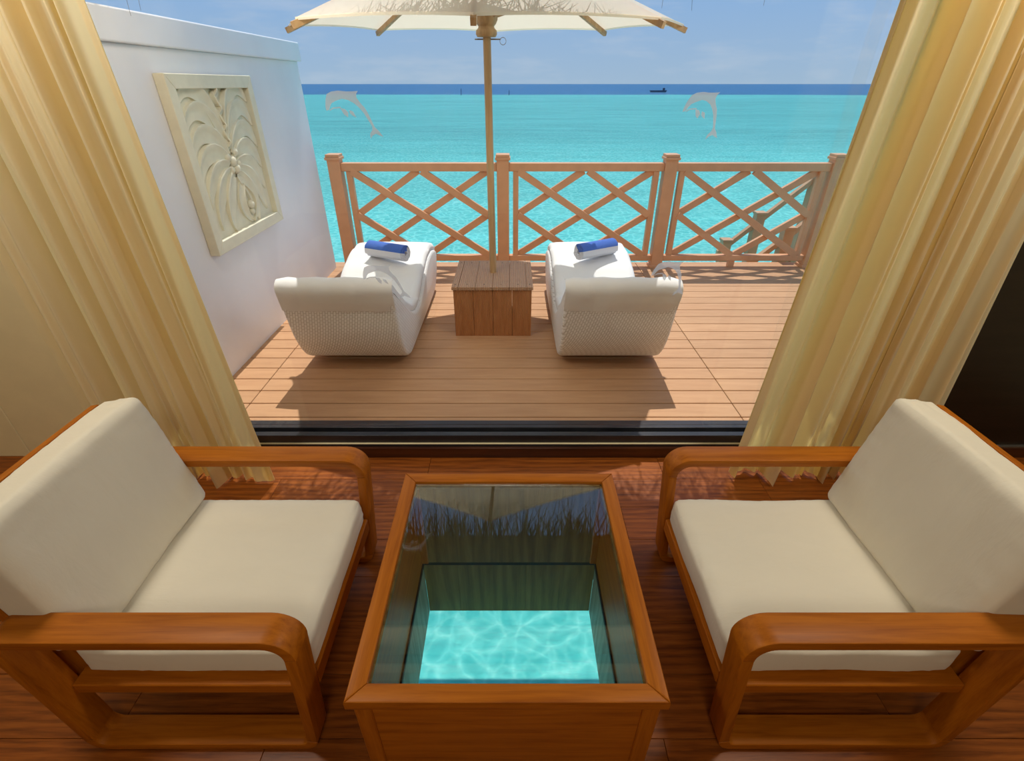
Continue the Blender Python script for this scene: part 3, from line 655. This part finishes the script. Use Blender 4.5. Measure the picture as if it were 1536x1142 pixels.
# ------------------------------------------------------------------ curtains
def curtain(label, xi_top, xi_bot, xo_top, xo_bot, seed, nf):
    rnd = random.Random(seed); ph = [rnd.uniform(0, 6.28) for _ in range(8)]
    root = tag(empty('curtain', ((xi_bot + xo_bot) / 2, 1.86, 0)), label, 'curtain', 'yellow curtains at the window')
    cx = (xi_bot + xo_bot) / 2; NU, NZ = 260, 46; ztop = 2.62; bm = bmesh.new(); g = []
    sgn = 1 if xi_bot > xo_bot else -1
    for j in range(NZ + 1):
        zt = j / NZ; row = []
        for i in range(NU + 1):
            u = i / NU
            uw = u + 0.045 * math.sin(2 * PI * 1.3 * u + ph[0]) + 0.022 * math.sin(2 * PI * 3.1 * u + ph[1] + 0.5 * zt)
            f = 2 * PI * nf * uw + 0.9 * math.sin(1.6 * (1 - zt) + ph[2] + 3 * u) + ph[3]
            amp = (0.050 + 0.022 * math.sin(2 * PI * 2.3 * u + ph[4])) * (0.85 + 0.15 * (1 - zt)) * (1 - 0.3 * max(0, 1 - zt * 9))
            y = amp * math.sin(f) + 0.016 * math.sin(2.37 * f + ph[5]) + 0.010 * math.sin(4.1 * f + ph[6] + zt * 2)
            x = (xo_top + (xi_top - xo_top) * u) * zt + (xo_bot + (xi_bot - xo_bot) * u) * (1 - zt) + 0.016 * math.cos(f) - cx
            zb = 0.010 + 0.010 * (0.5 + 0.5 * math.sin(f * 0.5 + ph[7]))
            lean = 0.03 * (1 - zt) ** 4 * math.sin(f * 0.5 + ph[2])
            row.append(bm.verts.new((x, y - lean * 0.6, zb + (ztop - zb) * zt)))
        g.append(row)
    for A, B in zip(g, g[1:]):
        for i in range(NU): bm.faces.new((A[i], A[i + 1], B[i + 1], B[i]))
    hc = [[v.co.copy() for v in r_[-8:]] for r_ in g]; hb = [[v.co.copy() for v in r_] for r_ in g[:3]]
    bm_obj('cloth', bm, 'curtain', root, smooth=0)
    for nm, rows_ in (('side_hem', hc), ('bottom_hem', hb)):
        bm = bmesh.new(); vv = [[bm.verts.new(c + Vector((0, -0.003, 0))) for c in r_] for r_ in rows_]
        for A, B in zip(vv, vv[1:]):
            for i in range(len(A) - 1): bm.faces.new((A[i], A[i + 1], B[i + 1], B[i]))
        bm_obj(nm, bm, 'curtain', root, smooth=0)
    return root
curtain('pale yellow satin curtain beside the white wall', -1.305, -1.20, -1.96, -1.97, 3, 7.5)
curtain('pale yellow satin curtain against the dark panelled wall', 1.185, 1.09, 1.90, 1.96, 11, 8.0)
bm = bmesh.new(); bx(bm, -2.1, 2.1, 1.83, 1.89, 2.64, 2.75); o = bm_obj('curtain_rail', bm, 'cream_wall'); tag(o, 'curtain rail on the ceiling above the window', kind='structure')

# ------------------------------------------------------------------ armchairs
def rounded(poly, radii, seg=8):
    """closed polygon with rounded corners -> list of corner arcs"""
    P = [Vector(p) for p in poly]; arcs = []; n = len(P)
    for i in range(n):
        a, b, c = P[i - 1], P[i], P[(i + 1) % n]; d1 = (a - b).normalized(); d2 = (c - b).normalized()
        ang = d1.angle(d2); r = radii[i]; tl = r / math.tan(ang / 2); p1, p2 = b + d1 * tl, b + d2 * tl
        ctr = b + (d1 + d2).normalized() * (r / math.sin(ang / 2)); v1, v2 = p1 - ctr, p2 - ctr; tot = v1.angle(v2); arc = []
        s_ = 1 if v1.x * v2.y - v1.y * v2.x > 0 else -1
        for k in range(seg + 1):
            th = s_ * tot * k / seg; arc.append(ctr + Vector((v1.x * math.cos(th) - v1.y * math.sin(th), v1.x * math.sin(th) + v1.y * math.cos(th))))
        arcs.append(arc)
    return arcs
def inset(poly, t_):
    P = [Vector(p) for p in poly]; n = len(P); out = []
    for i in range(n):
        a, b, c = P[i - 1], P[i], P[(i + 1) % n]; d1 = (b - a).normalized(); d2 = (c - b).normalized()
        n1 = Vector((-d1.y, d1.x)); n2 = Vector((-d2.y, d2.x)); q1, q2 = a + n1 * t_, b + n2 * t_
        den = d1.x * d2.y - d1.y * d2.x; s_ = ((q2 - q1).x * d2.y - (q2 - q1).y * d2.x) / den; out.append(q1 + d1 * s_)
    return out
LOOP = [(0.0, 0.0), (0.672, 0.0), (0.722, 0.55), (-0.045, 0.55)]; RAD = [0.045, 0.055, 0.035, 0.075]; TH = 0.03
def make_chair(label, loc, rz):
    root = tag(empty('armchair', loc, rz), label, 'armchair', 'teak armchairs by the coffee table')
    oa = rounded(LOOP, RAD); ia = rounded(inset(LOOP, TH), [0.02, 0.028, 0.014, 0.048])
    secs = {'runner': (oa[0] + oa[1], ia[0] + ia[1], 'teak_x'), 'rear_leg': ([oa[1][-1], oa[2][0]], [ia[1][-1], ia[2][0]], 'teak_z'),
            'armrest': (oa[2] + oa[3], ia[2] + ia[3], 'teak_x'), 'front_leg': ([oa[3][-1], oa[0][0]], [ia[3][-1], ia[0][0]], 'teak_z')}
    for y0, y1 in ((-0.375, -0.292), (0.292, 0.375)):
        for nm, (A, B, mt_) in secs.items():
            bm = bmesh.new(); yc = (y0 + y1) / 2
            ao = [bm.verts.new((p.x, y0 - yc, p.y)) for p in A]; ai = [bm.verts.new((p.x, y0 - yc, p.y)) for p in B]
            bo_ = [bm.verts.new((p.x, y1 - yc, p.y)) for p in A]; bi = [bm.verts.new((p.x, y1 - yc, p.y)) for p in B]
            for i in range(len(A) - 1):
                bm.faces.new((ao[i], ao[i + 1], ai[i + 1], ai[i])); bm.faces.new((bo_[i], bi[i], bi[i + 1], bo_[i + 1]))
                bm.faces.new((ao[i], bo_[i], bo_[i + 1], ao[i + 1])); bm.faces.new((ai[i], ai[i + 1], bi[i + 1], bi[i]))
            bm.faces.new((ao[0], ai[0], bi[0], bo_[0])); bm.faces.new((ao[-1], bo_[-1], bi[-1], ai[-1]))
            bmesh.ops.recalc_face_normals(bm, faces=bm.faces)
            ed = [e_ for e_ in bm.edges if len(e_.link_faces) == 2 and e_.calc_face_angle() > 1.0 and abs(e_.verts[0].co.y - e_.verts[1].co.y) < 1e-4]
            bmesh.ops.bevel(bm, geom=ed, offset=0.004, segments=2, profile=0.5, affect='EDGES', clamp_overlap=True)
            bm_obj({'rear_leg': 'leg', 'front_leg': 'leg'}.get(nm, nm), bm, mt_, root, (0, yc, 0), smooth=40)
        box('side_rail', 0.022, 0.665, min(abs(y0), abs(y1)) * (1 if y0 > 0 else -1) - 0.028, min(abs(y0), abs(y1)) * (1 if y0 > 0 else -1) + 0.028, 0.212, 0.252, 'teak_x', root, 0.003)
        for x in (0.035, 0.63): box('foot_pad', x - 0.02, x + 0.02, (y0 + y1) / 2 - 0.03, (y0 + y1) / 2 + 0.03, -0.0005, 0.004, 'pad', root)
    box('front_rail', -0.018, 0.008, -0.288, 0.288, 0.205, 0.262, 'teak_y', root, 0.003)
    box('rear_rail', 0.60, 0.63, -0.262, 0.262, 0.205, 0.25, 'teak_y', root, 0.003)
    for i in range(5):
        x = 0.07 + i * 0.125; box('seat_slat', x - 0.03, x + 0.03, -0.262, 0.262, 0.238, 0.254, 'teak_y', root, 0.002)
    rbox('seat_cushion', 0.648, 0.578, 0.118, 0.024, 'cushion', root, (0.316, 0, 0.315), puff=(0.008, 0.004, 0.012), wob=0.004, seed=loc[0] * 9)
    th = math.atan2(0.09, 0.45); u = Vector((math.sin(th), 0, math.cos(th))); n_ = Vector((math.cos(th), 0, -math.sin(th)))
    P = Vector((0.552, 0, 0.384)); c = P + u * 0.23 + n_ * 0.068
    rbox('back_cushion', 0.136, 0.59, 0.46, 0.026, 'cushion', root, c, (0, th, 0), puff=(0.010, 0.004, 0.004), wob=0.004, seed=3 + loc[0] * 5)
    fb = empty('back_frame', (0, 0, 0), 0, root)
    bf = P + n_ * 0.150
    def fpart(nm, u0, u1, y0, y1, t0, t1, m_):
        bm = bmesh.new(); bx(bm, t0, t1, y0, y1, u0, u1); bev(bm, 0.003); bm_obj(nm, bm, m_, fb, bf, (0, th, 0))
    for s_ in (-1, 1): fpart('post', -0.16, 0.40, *(sorted((s_ * 0.245, s_ * 0.287))), 0, 0.028, 'teak_z')
    fpart('top_rail', 0.40, 0.452, -0.287, 0.287, 0, 0.028, 'teak_y'); fpart('lower_rail', -0.03, 0.02, -0.245, 0.245, 0, 0.025, 'teak_y')
    for i in range(5): fpart('slat', 0.02, 0.40, -0.2 + i * 0.1 - 0.02, -0.2 + i * 0.1 + 0.02, 0.004, 0.02, 'teak_z')
    return root
make_chair('teak armchair with cream cushions in front of the curtain by the white wall', (-0.576, 1.05, 0), PI)
make_chair('teak armchair with cream cushions in front of the dark panelled wall', (0.612, 1.05, 0), 0)

# ------------------------------------------------------------------ coffee table with glass top over the viewing well
TW, TD, TZ = 0.388, 0.399, 0.45; FW = 0.046
ct = tag(empty('coffee_table', (-0.012, 0.99, 0)), 'square teak coffee table with a glass top looking down to the sea', 'coffee table')
for nm, poly, mt_ in (('top_rail', [(-TW, -TD), (TW, -TD), (TW - FW, -TD + FW), (-TW + FW, -TD + FW)], 'teak_x'), ('top_rail', [(-TW, TD), (TW, TD), (TW - FW, TD - FW), (-TW + FW, TD - FW)], 'teak_x'),
                      ('top_rail', [(-TW, -TD), (-TW, TD), (-TW + FW, TD - FW), (-TW + FW, -TD + FW)], 'teak_y'), ('top_rail', [(TW, -TD), (TW, TD), (TW - FW, TD - FW), (TW - FW, -TD + FW)], 'teak_y')):
    bm = bmesh.new(); prism(bm, poly, lambda u, v, w: Vector((u, v, w)), TZ - 0.036, TZ)
    bmesh.ops.bevel(bm, geom=[e_ for e_ in bm.edges if abs(e_.verts[0].co.z - e_.verts[1].co.z) < 1e-6], offset=0.005, segments=2, profile=0.5, affect='EDGES')
    bm_obj(nm, bm, mt_, ct, smooth=40)
bm = bmesh.new(); bx(bm, -TW + FW + 0.002, TW - FW - 0.002, -TD + FW + 0.002, TD - FW - 0.002, TZ - 0.016, TZ - 0.008); bm_obj('glass_top', bm, 'table_glass', ct)
bm = bmesh.new()
for x0, x1, y0, y1 in ((-TW + FW, TW - FW, -TD + FW, -TD + FW + 0.006), (-TW + FW, TW - FW, TD - FW - 0.006, TD - FW), (-TW + FW, -TW + FW + 0.006, -TD + FW, TD - FW), (TW - FW - 0.006, TW - FW, -TD + FW, TD - FW)): bx(bm, x0, x1, y0, y1, TZ - 0.03, TZ - 0.0165)
bm_obj('glass_rebate', bm, 'panel_in', ct)
for sx in (-1, 1):
    for sy in (-1, 1):
        xa, xb = sorted((sx * (TW - 0.012), sx * (TW - 0.055))); ya, yb_ = sorted((sy * (TD - 0.012), sy * (TD - 0.055))); box('leg', xa, xb, ya, yb_, 0.0, TZ - 0.036, 'teak_z', ct, 0.003)
for sy in (-1, 1):
    ya, yb_ = sorted((sy * (TD - 0.018), sy * (TD - 0.036))); box('panel', -TW + 0.055, TW - 0.055, ya, yb_, 0.0, TZ - 0.036, 'teak_x', ct)
    ya, yb_ = sorted((sy * (TD - 0.036), sy * (TD - 0.046))); box('lining_panel', -TW + 0.055, TW - 0.055, ya, yb_, 0.0, TZ - 0.036, 'panel_in', ct)
for sx in (-1, 1):
    xa, xb = sorted((sx * (TW - 0.018), sx * (TW - 0.028))); box('panel', xa, xb, -TD + 0.055, TD - 0.055, 0.0, TZ - 0.036, 'teak_y', ct)
wls = st_(empty('viewing_well', (0, 0.99, 0)), 'boarded shaft through the floor down to the sea')
yc = 0.99
for k in range(5):
    a = HX0 + (HX1 - HX0) * k / 5; b = HX0 + (HX1 - HX0) * (k + 1) / 5
    box('shaft_board', a, b, HY1 - yc, HY1 + 0.028 - yc, -0.34, -0.018, 'panel_in', wls, 0.001); box('shaft_board', a, b, HY0 - 0.028 - yc, HY0 - yc, -0.34, -0.018, 'panel_in', wls, 0.001)
for k in range(5):
    a = HY0 + (HY1 - HY0) * k / 5 - yc; b = a + (HY1 - HY0) / 5
    box('shaft_board', HX0 - 0.028, HX0, a, b, -0.34, -0.018, 'shaft_wood', wls, 0.001); box('shaft_board', HX1, HX1 + 0.028, a, b, -0.34, -0.018, 'shaft_wood', wls, 0.001)
bm = bmesh.new()
for x0, x1, y0, y1 in ((HX0 - 0.028, HX1 + 0.028, HY0 - 0.028, HY0 + 0.006), (HX0 - 0.028, HX1 + 0.028, HY1 - 0.006, HY1 + 0.028), (HX0 - 0.028, HX0 + 0.006, HY0 + 0.006, HY1 - 0.006), (HX1 - 0.006, HX1 + 0.028, HY0 + 0.006, HY1 - 0.006)): bx(bm, x0, x1, y0 - yc, y1 - yc, -0.018, -0.001)
bm_obj('joint_seal', bm, 'pad', wls)

# ------------------------------------------------------------------ far things on the sea
bt = tag(empty('boat', (85.4, 332.0, -2.3)), 'small dark boat far out near the horizon', 'boat')
bm = bmesh.new(); prism(bm, [(-4.9, 0.85), (4.9, 0.9), (4.3, -0.2), (-4.2, -0.2)], lambda u, v, w: Vector((u, w, v)), -1.2, 1.2); bm_obj('hull', bm, 'boat', bt)
bm = bmesh.new(); bx(bm, 2.7, 3.7, -0.8, 0.8, 0.85, 2.0); bm_obj('cabin', bm, 'boat', bt)
for x, y, h, lab in ((-26.0, 290.0, 1.9, 'thin channel marker post in the sea left of the parasol pole'), (-1.5, 292.0, 1.2, 'short channel marker post in the sea just right of the parasol pole')):
    bm = bmesh.new(); tube_bm(bm, [(0, 0, -1), (0, 0, h)], 0.15, 8); o = bm_obj('marker_post', bm, 'boat', None, (x, y, -2.3)); tag(o, lab, 'marker')
